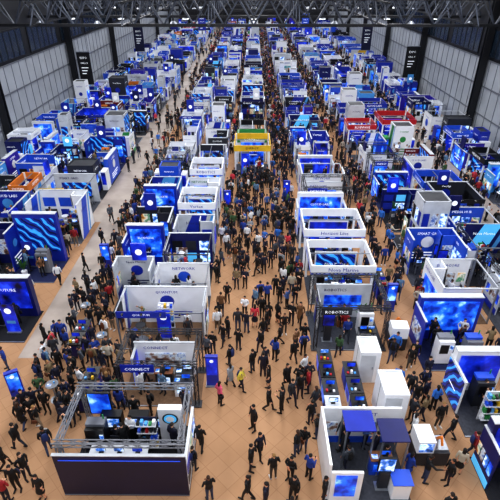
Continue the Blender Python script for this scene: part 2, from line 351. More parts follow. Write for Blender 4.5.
        mb.box(-X+.1, -.4, -Y+.2, -Y+.3, .035, 1.9, 'white'); mb.rect((-X*.6, -Y+.2, 1.1), 'S', -.4, .4, -.65, .65, .03, 's1')
        mb.box(-.9, .3, .1, 1.1, h-.06, h, 'blue'); mb.box(.5, X-.1, -.2, .9, h-.3, h-.24, 'navy')
        for a, b in ((-.85, .15), (.25, .15), (-.85, 1.05), (.25, 1.05)): mb.box(a-.03, a+.03, b-.03, b+.03, .035, h-.06, 'metal')
        for a, b in ((.55, -.15), (X-.15, -.15), (.55, .85), (X-.15, .85)): mb.box(a-.03, a+.03, b-.03, b+.03, .035, h-.3, 'metal')
        mb.box(X-.8, X-.1, -Y+.3, -Y+.9, .035, 1.0, 'white'); mb.box(X-.85, X-.05, -Y+.25, -Y+.95, 1.0, 1.04, 'blue2')
    spots = []
    nx = max(1, int((w-.7)/1.0)); ny = max(1, int((yi1-yi0+.7)/.8))
    for i in range(nx):
        for j in range(ny):
            px = -w/2+.35+(w-.7)*(i+.5)/nx; py = yi0+.1+(yi1-yi0-.1)*(j+.5)/ny
            spots.append((px, py))
    R.shuffle(spots); k = int(len(spots)*.58+.5)
    for px, py in spots[:k]: item(mb, px, py, th, lod)
    return mb, spots[k:]

RECTS = []; PSPOTS = []
def add_booth(x0, x1, y0, y1, h, style, th, rot=0, txt=None):
    w, d = x1-x0, y1-y0; cx, cy = (x0+x1)/2, (y0+y1)/2
    if rot % 2: w, d = d, w
    lod = 0 if cy < 45 else (1 if cy < 90 else 2)
    mb, fr = booth(w, d, h, style, th, txt or R.choice(WORDS), lod)
    a = rot*math.pi/2
    mb.build('exhibition_booth', (cx, cy, .012), a)
    RECTS.append((x0, x1, y0, y1))
    for px, py in fr:
        PSPOTS.append((cx+px*math.cos(a)-py*math.sin(a), cy+px*math.sin(a)+py*math.cos(a)))

EX = [
 (-7.5, -2.5, 10.6, 13.9, 2.5, 'front', 'dnavy', 0, 'FUTURE'),
 (-6.3, -2.5, 15.0, 17.5, 2.6, 'truss', 'whiteblue', 0, 'CONNECT'),
 (-7.3, -2.6, 18.9, 21.3, 2.6, 'shell', 'whiteblue', 0, 'QUANTUM'),
 (-5.9, -2.7, 21.7, 23.9, 2.5, 'shell', 'white', 0, None),
 (-8.6, -6.2, 22.0, 24.5, 2.6, 'shell', 'grey', 0, None),
 (-5.7, -2.8, 24.4, 27.2, 2.8, 'shell', 'navy', 0, 'Horizon'),
 (-8.7, -6.0, 25.0, 27.9, 3.2, 'led', 'blue', 0, 'BLUEWAVE'),
 (-5.6, -2.8, 27.7, 30.3, 2.6, 'shell', 'grey', 0, None),
 (-8.7, -6.0, 28.4, 31.4, 2.7, 'shell', 'black', 0, None),
 (-5.6, -2.8, 30.8, 33.8, 3.3, 'ring', 'white', 0, 'Vertex'),
 (-8.9, -6.1, 31.8, 34.6, 3.2, 'led', 'blue', 0, None),
 (-15.8, -12.9, 19.4, 22.2, 2.8, 'led', 'navy', 0, None),
 (-16.6, -13.4, 25.2, 28.4, 3.8, 'led', 'blue', 0, ' '),
 (-20.6, -17.0, 25.0, 28.6, 2.8, 'shell', 'navy', 0, None),
 (-17.2, -13.2, 30.4, 33.8, 3.0, 'shell', 'white', 0, 'Solutions'),
 (-22.0, -18.0, 30.0, 34, 2.8, 'shell', 'blue', 0, None),
 (2.9, 6.3, 10.2, 13.2, 2.5, 'open', 'white', 0, None),
 (3.3, 7.3, 18.9, 22.2, 2.8, 'truss', 'grey', 0, 'ROBOTICS'),
 (3.5, 7.4, 23.0, 26.2, 2.9, 'ring', 'white', 0, 'Nova Marine'),
 (3.4, 7.5, 26.8, 30.0, 3.3, 'ring', 'white', 0, 'Horizon Line'),
 (3.4, 7.2, 30.6, 33.6, 3.0, 'led', 'white', 0, None),
 (9.0, 12.6, 17.4, 20.4, 2.9, 'led', 'blue', 0, ' '),
 (9.6, 12.2, 13.4, 16.6, 2.6, 'led', 'white', 0, ' '),
 (9.4, 12.0, 10.0, 12.4, 2.8, 'led', 'navy', 0, ' '),
 (10.8, 14.0, 21.2, 24.4, 2.6, 'shell', 'whiteblue', 1, None),
 (14.3, 17.8, 19.8, 24.2, 2.9, 'truss', 'grey', 0, None),
 (10.6, 13.8, 25.0, 28.0, 2.8, 'shell', 'blue2', 0, None),
 (14.2, 18.0, 25.0, 28.4, 3.0, 'shell', 'navy', 3, None),
 (-1.9, 1.7, 43.6, 47.6, 3.4, 'ring', 'yellow', 0, 'ENERGY'),
 (10.8, 14.0, 52.0, 55.0, 3.0, 'ring', 'red', 0, None),
 (14.6, 18.4, 52.0, 56.0, 3.6, 'ring', 'red', 0, None),
]
TH['dnavy'] = ('dnavy', 'blue', 'dnavy', 'glow', 'glow', 'carpd')
for e in EX: add_booth(*e)
def free(x0, x1, y0, y1):
    return all(x1 <= a+.02 or x0 >= b-.02 or y1 <= c+.02 or y0 >= d-.02 for a, b, c, d in RECTS)
COLS = [(-26.4, -23.6, 36), (-22.4, -18.3, 34.6), (-17.8, -13.7, 34.6), (-9.1, -6.1, 35.2), (-5.7, -2.7, 34.4), (-1.9, 1.7, 48.2),
        (4.1, 8.1, 34.4), (10.8, 14.2, 28.8), (14.5, 18.2, 29.0), (21.6, 26.2, 34)]
for x0, x1, ys in COLS:
    y = ys
    while y < 184:
        d = R.uniform(2.4, 3.7)
        for cr in (62, 92, 124, 156):
            if y < cr+1.6 and y+d > cr: y = cr+1.6
        if not free(x0, x1, y, y+d): y += .4; continue
        parts = [(x0, x1)]
        if x1-x0 > 3.9 and R.random() < .45: m_ = (x0+x1)/2+R.uniform(-.3, .3); parts = [(x0, m_-.06), (m_+.06, x1)]
        for a, b in parts:
            st = R.choice(['shell', 'shell', 'shell', 'shell', 'island', 'ring', 'led', 'truss' if y < 60 else 'shell'])
            h = R.uniform(2.1, 2.9) if st != 'island' else R.uniform(2.5, 4.4)
            if st == 'ring': h += .4
            j = R.uniform(0, .25)
            add_booth(a+j, b-R.uniform(0, .25), y, y+d, h, st, R.choice(THW), R.choice([0, 0, 0, 0, 1, 3]), None)
        y += d+R.choice([.12, .2, .4, .8])

# ---- freestanding things
def cabin(x0, x1, y0, y1, h):
    mb = MB(); w = (x1-x0)/2; d = (y1-y0)/2
    mb.box(-w, w, -d, d, 0, h, 'white'); mb.box(-w+.06, w-.06, -d+.06, d-.06, h, h+.01, 'offwhite')
    for q in ((-w, w, -d, -d+.06), (-w, w, d-.06, d), (-w, -w+.06, -d+.06, d-.06), (w-.06, w, -d+.06, d-.06)): mb.box(*q, h, h+.06, 'white')
    mb.rect((-w*.2, -d, h/2), 'S', -.36, .36, -h*.48, h*.44, .02, 'offwhite'); mb.rect((-w*.2, -d, 1.02), 'S', .24, .3, -.05, .1, .05, 'metal')
    n = max(2, int(2*d/.6))
    for i in range(1, n):
        yy = -d+2*d*i/n
        mb.box(-w-.01, -w, yy-.01, yy+.01, 0, h, 'grey'); mb.box(w, w+.01, yy-.01, yy+.01, 0, h, 'grey')
    mb.build('storage_cabin', ((x0+x1)/2, (y0+y1)/2, .012)); RECTS.append((x0, x1, y0, y1))
cabin(5.3, 6.3, 16.6, 17.8, 2.0); cabin(5.8, 6.9, 13.9, 15.4, 2.1)
def totem(x, y, rz=0, scr='s4'):
    mb = MB(); mb.box(-.35, .35, -.2, .2, 0, .06, 'metal'); mb.box(-.3, .3, -.1, .1, .06, 2.0, 'blue')
    mb.rect((0, -.1, 1.3), 'S', -.25, .25, -.5, .6, .02, scr); mb.rect((0, .1, 1.3), 'N', -.25, .25, -.5, .6, .02, scr)
    mb.disc((0, -.1, 1.75), 'S', 0, 0, .1, .03, 'glow'); mb.build('information_totem', (x, y, .012), rz); RECTS.append((x-.35, x+.35, y-.2, y+.2))
totem(-2.0, 16.4); totem(-11.3, 15.3, .5, 's1'); totem(8.4, 22.5, 0, 's1'); totem(-10.2, 27, 0, 's1'); totem(3.0, 38.2); totem(-2.2, 36)
def counters(x, y, n):
    mb = MB()
    for i in range(n):
        a = i*1.05
        mb.box(-.3, .3, a, a+.9, 0, 1.0, R.choice(['white', 'dgrey', 'blue'])); mb.box(-.36, .36, a-.05, a+.95, 1.0, 1.05, R.choice(['dgrey', 'black', 'offwhite']))
        mb.rect((-.3, a+.45, .55), 'W', -.35, .35, -.3, .3, .02, 's1' if i % 2 else 'blue2'); mb.rect((.3, a+.45, .55), 'E', -.35, .35, -.3, .3, .02, 'blue')
        monitor(mb, 0, a+.5, 1.05, .42); mb.rect((0, a, .5), 'S', -.25, .25, -.35, .35, .015, 'navy')
        for j in range(3): mb.box(-.25+j*.17, -.15+j*.17, a+.08, a+.2, 1.05, 1.05+R.uniform(.03, .18), R.choice(['sky', 'red', 'white', 'black', 'yellow']))
    mb.build('reception_counter', (x, y, .012)); RECTS.append((x-.36, x+.36, y, y+n*1.05))
counters(3.7, 13.9, 4); counters(4.9, 14.0, 3); counters(8.2, 23.6, 2); counters(-7.9, 14.6, 2); counters(-9.5, 18.2, 2)
def cocktail(x, y):
    mb = MB(); mb.cyl(0, 0, 0, .02, .28, 'metal', 16); mb.cyl(0, 0, .02, 1.05, .035, 'metal', 8); mb.cyl(0, 0, 1.05, 1.08, .3, 'grey', 20)
    mb.cyl(.1, .05, 1.08, 1.2, .035, 'sky', 8); mb.box(-.2, 0, -.15, 0, 1.08, 1.09, 's5')
    mb.build('cocktail_table', (x, y, .012)); RECTS.append((x-.36, x+.36, y-.36, y+.36))
for p in ((-9.6, 15.4), (-8.2, 18.9), (-9.9, 21.5)): cocktail(*p)
def machine(x, y, rz):
    mb = MB(); mb.box(-.7, .7, -.45, .45, .1, .9, 'dgrey'); mb.box(-.65, .65, -.4, .4, 0, .1, 'black'); mb.box(-.7, 0, -.45, .45, .9, 1.6, 'white')
    mb.rect((-.35, -.45, 1.25), 'S', -.28, .28, -.25, .25, .02, 's3'); mb.box(.05, .65, -.35, .35, .9, 1.0, 'metal'); mb.beam((.35, .2, 1), (.35, -.1, 1.5), .05, 'orange'); mb.beam((.35, -.1, 1.5), (.35, -.3, 1.2), .04, 'orange')
    mb.build('demo_machine', (x, y, .012), rz); RECTS.append((x-.7, x+.7, y-.6, y+.6))
machine(7.5, 12.4, 0); machine(8.0, 19.6, 1.5); machine(13.6, 14.2, .4)

# ------------------------------------------------------------------ hall shell
YN = 190; WX = 27.6
def floormat():
    m, nt, b = newmat('polished_concrete')
    tc = nt.nodes.new('ShaderNodeTexCoord'); nz = nt.nodes.new('ShaderNodeTexNoise'); nz.inputs['Scale'].default_value = .5; nz.inputs['Detail'].default_value = 6
    rp = nt.nodes.new('ShaderNodeValToRGB'); rp.color_ramp.elements[0].color = lin('#8a8079'); rp.color_ramp.elements[1].color = lin('#a89d94')
    rp.color_ramp.elements[0].position = .35; rp.color_ramp.elements[1].position = .65
    nt.links.new(tc.outputs['Object'], nz.inputs['Vector']); nt.links.new(nz.outputs['Fac'], rp.inputs['Fac']); nt.links.new(rp.outputs['Color'], b.inputs['Base Color'])
    b.inputs['Roughness'].default_value = .6; return m
def carpetmat():
    m, nt, b = newmat('tan_carpet')
    tc = nt.nodes.new('ShaderNodeTexCoord'); mp = nt.nodes.new('ShaderNodeMapping'); mp.inputs['Rotation'].default_value = (0, 0, math.radians(45))
    br = nt.nodes.new('ShaderNodeTexBrick'); br.inputs['Scale'].default_value = 1.0; br.offset = 0; br.inputs['Brick Width'].default_value = .7; br.inputs['Row Height'].default_value = .7
    br.inputs['Color1'].default_value = lin('#b89272'); br.inputs['Color2'].default_value = lin('#b28c6c'); br.inputs['Mortar'].default_value = lin('#a68264'); br.inputs['Mortar Size'].default_value = .015
    nz = nt.nodes.new('ShaderNodeTexNoise'); nz.inputs['Scale'].default_value = .7; nz.inputs['Detail'].default_value = 5
    mx = nt.nodes.new('ShaderNodeMix'); mx.data_type = 'RGBA'; mx.blend_type = 'MULTIPLY'; mx.inputs[0].default_value = .3
    nt.links.new(tc.outputs['Object'], mp.inputs['Vector']); nt.links.new(mp.outputs[0], br.inputs['Vector']); nt.links.new(tc.outputs['Object'], nz.inputs['Vector'])
    nt.links.new(br.outputs['Color'], mx.inputs[6]); nt.links.new(nz.outputs['Fac'], mx.inputs[7]); nt.links.new(mx.outputs[2], b.inputs['Base Color'])
    b.inputs['Roughness'].default_value = 1; b.inputs['Specular IOR Level'].default_value = .1; return m
M['floor'] = floormat(); M['carpet'] = carpetmat()
mb = MB(); mb.box(-WX-.5, WX+.5, -14, YN+.5, -.3, 0, 'floor'); mb.build('floor')
mb = MB()
mb.box(-10.7, 18.6, -12, YN-2, 0, .01, 'carpet'); mb.box(-16, -10.7, -12, 18.2, 0, .01, 'carpet'); mb.box(-18.0, -12.75, 18.2, 34, 0, .01, 'carpet'); mb.box(18.6, 27, -12, 19, 0, .01, 'carpet')
mb.build('carpet')
def wallside(name, sx):
    mb = MB(); x = sx*WX; xi, xo = (x, x+.4) if sx > 0 else (x-.4, x)
    mb.box(xi, xo, -14, YN, 0, 9, 'wallp'); mb.box(xi, xo, -14, YN, 9, 21, 'steel')
    q = -sx; y = -13
    while y < YN-1:
        mb.box(min(x, x+q*.05), max(x, x+q*.05), y-.04, y+.04, .0, 9, 'grey'); y += 1.9
    for z in (3.0, 6.1, 8.95): mb.box(min(x, x+q*.1), max(x, x+q*.1), -14, YN, z-.06, z+.06, 'grey')
    return mb.build(name)
wallside('wall_west', -1); wallside('wall_east', 1)
mb = MB(); mb.box(-WX-.4, WX+.4, YN, YN+.4, 0, 21, 'steel')
for i in range(-13, 14): mb.box(i*2-.08, i*2+.08, YN-.1, YN, 0, 21, 'black')
mb.build('wall_north')
mb = MB(); mb.box(-WX-.4, WX+.4, -14.4, -14, 0, 21, 'offwhite'); mb.build('wall_south')
mb = MB(); mb.box(-WX-.4, WX+.4, -14.4, YN+.4, 21, 21.3, 'steel')
for i in range(0, 40): mb.box(-WX, WX, -12+i*5, -11.8+i*5, 20.7, 21, 'steel')
mb.build('ceiling')
wn = 0
for sx in (-1, 1):
    for i in range(14):
        wn += 1; mb = MB(); y0 = 40+i*10.6; x = sx*(WX-.03)
        mb.box(x-.04, x+.04, y0, y0+9, 9.4, 12.2, 'glass')
        for j in range(7): mb.box(x-.08, x+.08, y0+j*1.5-.06, y0+j*1.5+.06, 9.3, 12.3, 'steel')
        mb.box(x-.08, x+.08, y0, y0+9, 9.25, 9.4, 'steel'); mb.box(x-.08, x+.08, y0, y0+9, 12.2, 12.35, 'steel')
        mb.build('window_%d' % wn)
def column(x, y):
    mb = MB(); mb.box(-.4, .4, -.32, -.24, 0, 20.7, 'steel'); mb.box(-.4, .4, .24, .32, 0, 20.7, 'steel'); mb.box(-.06, .06, -.24, .24, 0, 20.7, 'steel')
    mb.box(-.5, .5, -.45, .45, 0, .12, 'grey'); mb.build('steel_column', (x, y, 0))
for y in (28, 50, 73, 96, 119, 142, 165): column(-WX+.6, y)
for y in (36, 58, 80, 102, 124, 146, 168): column(WX-.6, y)
def banner(x, y, z0, z1, k):
    mb = MB(); mb.box(-.95, .95, -.03, .03, z0, z1, k); mb.beam((-1.05, 0, z1), (1.05, 0, z1), .05, 'metal'); mb.beam((-1, 0, z0), (1, 0, z0), .04, 'metal')
    for f, s in (('S', -.03), ('N', .03)):
        mb.text('EXPO', (0, s, z1-.8), f, 0, 0, 1.0, .35, .01, 'glow'); mb.text('HALL 4', (0, s, z1-1.5), f, 0, 0, 1.0, .3, .01, 'glow')
        for i in range(3): mb.rect((0, s, z1-2.2-i*.4), f, -.5, .5-.2*i, 0, .1, .01, 'glow')
    mb.beam((-.9, 0, z1), (-.9, 0, 20.7), .015, 'steel'); mb.beam((.9, 0, z1), (.9, 0, 20.7), .015, 'steel')
    mb.build('hanging_banner', (x, y, 0))
banner(-24.6, 71, 3.5, 8.0, 'black'); banner(24.6, 77, 3.4, 8.0, 'black'); banner(-22.9, 100, 4, 8.5, 'dnavy'); banner(22.9, 102, 4, 8.5, 'dnavy'); banner(-13, 128, 5, 8.5, 'blue'); banner(13.5, 134, 5, 8.5, 'blue2')
# roof trusses
def rooftruss(y):
    mb = MB(); zb, zt = 13.2, 15.6; n = 18; L = 2*(WX-.1)
    P = lambda i, zz, yy=0: (-L/2+L*i/n, yy, zz)
    mb.beam(P(0, zb), P(n, zb), .14, 'steel')
    for o in (-.7, .7): mb.beam(P(0, zt, o), P(n, zt, o), .12, 'steel')
    for i in range(n):
        for o in (-.7, .7):
            mb.beam(P(i, zb), P(i+.5, zt, o), .06, 'trussgrey'); mb.beam(P(i+.5, zt, o), P(i+1, zb), .06, 'trussgrey')
        mb.beam(P(i+.5, zt, -.7), P(i+.5, zt, .7), .06, 'steel')
    for i in (0, 6, 12, 18): mb.beam(P(i, zt), P(i, 20.75), .1, 'steel')
    return mb.mesh('roof_truss')
rt = rooftruss(0)
for i in range(13): put('roof_truss', rt, (0, 52+i*10.5, 0))
for x in (-22, -13, -4.5, 4.5, 13, 22):
    mb = MB()
    mb.beam((0, 50, 13.3), (0, 186, 13.3), .08, 'steel'); mb.beam((0, 50, 15.3), (0, 186, 15.3), .08, 'steel')
    for j in range(34): mb.beam((0, 50+j*4, 13.3), (0, 52+j*4, 15.3), .05, 'trussgrey'); mb.beam((0, 52+j*4, 15.3), (0, 54+j*4, 13.3), .05, 'trussgrey')
    mb.build('roof_purlin', (x, 0, 0))
mb = MB(); mb.cyl(0, 0, .1, .5, .12, 'dgrey', 10); mb.cyl(0, 0, -.25, .1, .45, 'metal', 16, .15); mb.cyl(0, 0, -.28, -.25, .42, 'lamp', 16); mb.beam((0, 0, .5), (0, 0, 1.1), .02, 'steel')
lm = mb.mesh('high_bay_lamp')
for i in range(12):
    for x in (-24, -17.5, -9, 0, 9, 17.5, 24): put('high_bay_lamp', lm, (x, 57+i*10.5, 12.8 if i % 2 else 13.1))

# ------------------------------------------------------------------ people
def pm(name, ramp=None, h=None, rough=.7, objcol=False):
    m, nt, b = newmat(name); oi = nt.nodes.new('ShaderNodeObjectInfo')
    b.inputs['Roughness'].default_value = rough
    if objcol: nt.links.new(oi.outputs['Color'], b.inputs['Base Color'])
    else:
        rp = nt.nodes.new('ShaderNodeValToRGB'); rp.color_ramp.interpolation = 'CONSTANT'
        while len(rp.color_ramp.elements) < len(ramp): rp.color_ramp.elements.new(.5)
        for i, (p, c) in enumerate(ramp): rp.color_ramp.elements[i].position = p; rp.color_ramp.elements[i].color = lin(c)
        nt.links.new(oi.outputs['Random'], rp.inputs['Fac']); nt.links.new(rp.outputs['Color'], b.inputs['Base Color'])
    return m
PMATS = [pm('clothing_top', objcol=True),
 pm('trousers', [(0, '#0c0d12'), (.4, '#12162a'), (.6, '#1d2533'), (.76, '#2c3a58'), (.88, '#3c3834'), (.95, '#7a6c5c')]),
 pm('skin', [(0, '#d8a080'), (.3, '#b87c5c'), (.5, '#e0b090'), (.75, '#7a4c34'), (.9, '#c89070')], rough=.55),
 pm('hair', [(0, '#0c0908'), (.5, '#1c120c'), (.8, '#3a2416'), (.93, '#8a6a40')]),
 pm('shoe', [(0, '#08080a'), (.7, '#16110e'), (.9, '#c8c8c8')]), pm('bag', [(0, '#0a0a0e'), (.5, '#1c2c5c'), (.8, '#5a3018')]),
 pm('face_dark', [(0, '#100808'), (.5, '#140a08')])]
def V(*a): return Vector(a)
def loft(vs, fs, path, n=12):
    k0 = len(vs); pts = [p for p, _, _ in path]
    d0 = (pts[1]-pts[0]).normalized(); d1 = (pts[-1]-pts[-2]).normalized()
    a = path[0]; r = min(a[1], a[2]); b = path[-1]; r2 = min(b[1], b[2])
    full = [(a[0]-d0*r*.6, a[1]*.8, a[2]*.8)]+list(path)+[(b[0]+d1*r2*.6, b[1]*.8, b[2]*.8)]
    for i, (p, rx, ry) in enumerate(full):
        d = (full[min(i+1, len(full)-1)][0]-full[max(i-1, 0)][0]).normalized()
        ref = V(1, 0, 0) if abs(d.x) < .9 else V(0, 1, 0)
        u = (ref-d*ref.dot(d)).normalized(); w = d.cross(u)
        for j in range(n):
            t = 2*math.pi*j/n; vs.append(p+u*rx*math.cos(t)+w*ry*math.sin(t))
    m = len(full)
    for i in range(m-1):
        for j in range(n):
            fs.append((k0+i*n+j, k0+i*n+(j+1) % n, k0+(i+1)*n+(j+1) % n, k0+(i+1)*n+j))
    vs.append(a[0]-d0*r*.95); vs.append(b[0]+d1*r2*.95); e = len(vs)
    for j in range(n):
        fs.append((e-2, k0+(j+1) % n, k0+j)); fs.append((e-1, k0+(m-1)*n+j, k0+(m-1)*n+(j+1) % n))
def ell(vs, fs, c, rx, ry, rz, n=12):
    m = n//2+1
    loft(vs, fs, [(c+V(0, 0, rz*math.sin(t)*.85), rx*math.cos(t), ry*math.cos(t)) for t in [(-.5+i/(m-1))*math.pi*.72 for i in range(m)]], n)
BASE = dict(lean=0, zo=0, hipL=V(.09, 0, .9), kneeL=V(.1, -.01, .49), ankL=V(.11, .02, .09), toeL=V(.14, -.15, .045),
            hipR=V(-.09, 0, .9), kneeR=V(-.1, -.01, .49), ankR=V(-.11, .02, .09), toeR=V(-.14, -.15, .045),
            elL=V(.25, .03, 1.13), wrL=V(.25, -.04, .88), elR=V(-.25, .03, 1.13), wrR=V(-.25, -.04, .88), turn=0)
POSES = {
 'stand': {}, 'pockets': dict(elL=V(.28, .08, 1.16), wrL=V(.2, -.04, .95), elR=V(-.28, .08, 1.16), wrR=V(-.2, -.04, .95)),
 'walk': dict(kneeL=V(.09, -.15, .52), ankL=V(.1, -.22, .09), toeL=V(.11, -.39, .06), kneeR=V(-.09, -.02, .49), ankR=V(-.1, .24, .15), toeR=V(-.11, .09, .045),
              elL=V(.24, .1, 1.15), wrL=V(.23, .08, .9), elR=V(-.24, -.03, 1.13), wrR=V(-.22, -.17, .91)),
 'walk2': dict(kneeR=V(-.09, -.13, .52), ankR=V(-.1, -.17, .09), toeR=V(-.11, -.34, .06), kneeL=V(.09, .0, .48), ankL=V(.1, .18, .12), toeL=V(.11, .03, .045),
              elR=V(-.24, .09, 1.15), wrR=V(-.23, .05, .9), elL=V(.24, -.02, 1.13), wrL=V(.22, -.13, .91)),
 'phone': dict(elR=V(-.26, .02, 1.14), wrR=V(-.12, -.24, 1.24), elL=V(.25, .03, 1.13), wrL=V(.1, -.22, 1.12)),
 'cross': dict(elR=V(-.27, -.02, 1.14), wrR=V(-.02, -.2, 1.16), elL=V(.27, -.02, 1.14), wrL=V(.02, -.18, 1.2)),
 'point': dict(elR=V(-.3, -.18, 1.28), wrR=V(-.32, -.43, 1.34)),
 'lean': dict(lean=-.18, elR=V(-.25, -.15, 1.12), wrR=V(-.18, -.36, 1.06), elL=V(.25, -.15, 1.12), wrL=V(.18, -.36, 1.06)),
 'sit': dict(zo=-.42, kneeL=V(.11, -.42, .5), ankL=V(.12, -.4, .09), toeL=V(.13, -.57, .045), kneeR=V(-.11, -.42, .5), ankR=V(-.12, -.36, .09), toeR=V(-.13, -.53, .045),
             elR=V(-.25, -.06, 1.13), wrR=V(-.15, -.28, 1.08), elL=V(.25, -.06, 1.13), wrL=V(.15, -.28, 1.08))}
def person(name, pose, female=False, bag=None, longhair=False, skirt=False, coat=False):
    J = dict(BASE); J.update(POSES[pose]); zo = J['zo']; ln = J['lean']; s = .9 if female else 1.0
    def up(v):
        t = max(0, v.z-.9); return V(v.x*s, v.y+ln*t, v.z+zo)
    segs = []; vs = []; fs = []
    def lim(a, b, r0, r1, m): loft(vs, fs, [(a, r0, r0), (a.lerp(b, .5), (r0+r1)/2*1.03, (r0+r1)/2*1.03), (b, r1, r1)]); segs.append((a, b, r0, r0, r1, r1, m))
    def le(a, b, ra, rb, m): loft(vs, fs, [(a, *ra), (b, *rb)], 16); segs.append((a, b, ra[0], ra[1], rb[0], rb[1], m))
    for q in 'LR':
        hip = J['hip'+q]+V(0, 0, zo); k = J['knee'+q]; a = J['ank'+q]; t = J['toe'+q]
        lm_ = 2 if skirt else 1
        lim(hip, k, .088, .062, lm_); lim(k, a+V(0, 0, .02), .06, .044, lm_); lim(a+V(0, .03, -.035), t, .044, .036, 4)
        sh = up(V(.185 if q == 'L' else -.185, 0, 1.40)); e = up(J['el'+q]); w = up(J['wr'+q])
        lim(sh, e, .058, .046, 0); lim(e, w, .045, .031, 0)
        hd = (w-e).normalized(); lim(w+hd*.01, w+hd*.07, .027, .03, 2)
    le(up(V(0, 0, .9)), up(V(0, 0, .98)), (.155, .11), (.15, .105), 1)
    if skirt: le(V(0, -.01, .55), V(0, 0, .92), (.2, .16), (.15, .11), 1)
    if coat: le(V(0, .0, .6), V(0, 0, 1.0), (.19, .15), (.165, .12), 0)
    le(up(V(0, 0, .95)), up(V(0, 0, 1.12)), (.165*s, .118), (.15*s, .108), 0)
    le(up(V(0, 0, 1.12)), up(V(0, -.005, 1.31)), (.15*s, .11), (.18*s, .122), 0)
    le(up(V(0, -.005, 1.31)), up(V(0, 0, 1.41)), (.18*s, .12), (.14*s, .085), 0)
    nb = up(V(0, .01, 1.42)); hc = up(V(0, -.015, 1.62)); lim(nb, hc-V(0, -.01, .1), .055, .05, 2)
    ell(vs, fs, hc, .074, .092, .115); segs.append((hc, hc+V(0, 0, .001), .074, .095, .074, .095, 2))
    hh = hc+V(0, .018, .03); ell(vs, fs, hh, .084, .094, .1); segs.append((hh, hh+V(0, 0, .02), .084, .094, .084, .094, 3))
    if longhair: le(hc+V(0, .06, -.18), hc+V(0, .05, .02), (.075, .035), (.08, .05), 3)
    me = bpy.data.meshes.new('t'); me.from_pydata(vs, [], fs); o = bpy.data.objects.new('t', me); scene.collection.objects.link(o)
    md = o.modifiers.new('r', 'REMESH'); md.mode = 'VOXEL'; md.voxel_size = .017
    sm = o.modifiers.new('s', 'SMOOTH'); sm.factor = .5; sm.iterations = 2
    dg = bpy.context.evaluated_depsgraph_get(); dg.update(); em = bpy.data.meshes.new_from_object(o.evaluated_get(dg))
    bpy.data.objects.remove(o)
    n = len(em.vertices); co = np.empty(n*3); em.vertices.foreach_get('co', co); co = co.reshape(-1, 3)
    F = [tuple(p.vertices) for p in em.polygons]; C = np.array([co[list(f)].mean(0) for f in F])
    best = np.full(len(F), 1e9); mi = np.zeros(len(F), int)
    for a, b, ax, ay, bx, by, m in segs:
        A = np.array(a); D = np.array(b)-A; t = np.clip(((C-A)@D)/max(1e-9, D@D), 0, 1); dv = C-(A+t[:, None]*D)
        rx = ax+(bx-ax)*t; ry = ay+(by-ay)*t
        el = np.sqrt((dv[:, 0]/rx)**2+(dv[:, 1]/ry)**2+(dv[:, 2]/ry)**2)
        ds = (el-1)*np.minimum(rx, ry); k = ds < best; best[k] = ds[k]; mi[k] = m
    V2 = [Vector(c) for c in co]; F2 = F; MI = [int(q) for q in mi]
    def extra(fn, m):
        k = len(F2); fn(V2, F2); MI.extend([m]*(len(F2)-k))
    for q in 'LR':
        e = up(J['el'+q]); w = up(J['wr'+q]); hd = (w-e).normalized(); sx = 1 if q == 'L' else -1
        side = V(0, 1, 0); side = (side-hd*side.dot(hd)).normalized(); inn = hd.cross(side)
        if inn.x*sx > 0: inn = -inn
        for i, (o_, L) in enumerate(((-.026, .068), (-.009, .078), (.009, .073), (.026, .056))):
            p = w+hd*.075+side*o_; m1 = p+hd*L*.5+inn*.008; m2 = p+hd*L+inn*.028
            extra(lambda a, b, p=p, m1=m1, m2=m2: loft(a, b, [(p, .0085, .0085), (m1, .008, .008), (m2, .0065, .0065)], 6), 2)
        p = w+hd*.03-side*.022; m1 = p-side*.028+hd*.025+inn*.01; m2 = m1+hd*.028+inn*.01
        extra(lambda a, b: loft(a, b, [(p, .011, .011), (m1, .0095, .0095), (m2, .008, .008)], 6), 2)
    for sx in (-1, 1):
        extra(lambda a, b: ell(a, b, hc+V(sx*.03, -.083, .0), .011, .007, .006, 6), 6)
        extra(lambda a, b: ell(a, b, hc+V(sx*.077, .0, -.01), .01, .02, .03, 6), 2)
    extra(lambda a, b: loft(a, b, [(hc+V(0, -.088, .0), .008, .008), (hc+V(0, -.106, -.03), .013, .012)], 6), 2)
    extra(lambda a, b: ell(a, b, hc+V(0, -.083, -.058), .022, .008, .006, 6), 6)
    if bag == 'backpack':
        extra(lambda a, b: loft(a, b, [(up(V(0, .17, 1.04)), .13, .07), (up(V(0, .175, 1.2)), .14, .075), (up(V(0, .15, 1.38)), .11, .05)], 10), 5)
        for sx in (-1, 1): extra(lambda a, b: loft(a, b, [(up(V(sx*.1, .1, 1.42)), .02, .01), (up(V(sx*.12, -.1, 1.36)), .02, .01), (up(V(sx*.13, -.12, 1.15)), .02, .01)], 6), 5)
    if bag == 'tote':
        extra(lambda a, b: loft(a, b, [(up(V(-.27, .05, .72)), .05, .14), (up(V(-.27, .05, .9)), .04, .13)], 10), 5)
        extra(lambda a, b: loft(a, b, [(up(V(-.24, .12, .9)), .01, .01), (up(V(-.2, .02, 1.45)), .012, .012), (up(V(-.24, -.02, .9)), .01, .01)], 6), 5)
    if pose == 'phone': 
        c = up(V(-.02, -.31, 1.27)); extra(lambda a, b: loft(a, b, [(c-V(.04, 0, .05), .01, .035), (c+V(.0, 0.01, .05), .01, .035)], 6), 6)
    out = bpy.data.meshes.new(name); out.from_pydata([tuple(v) for v in V2], [], F2)
    for m in PMATS: out.materials.append(m)
    out.polygons.foreach_set('material_index', MI); out.polygons.foreach_set('use_smooth', [True]*len(F2)); out.update(); return out
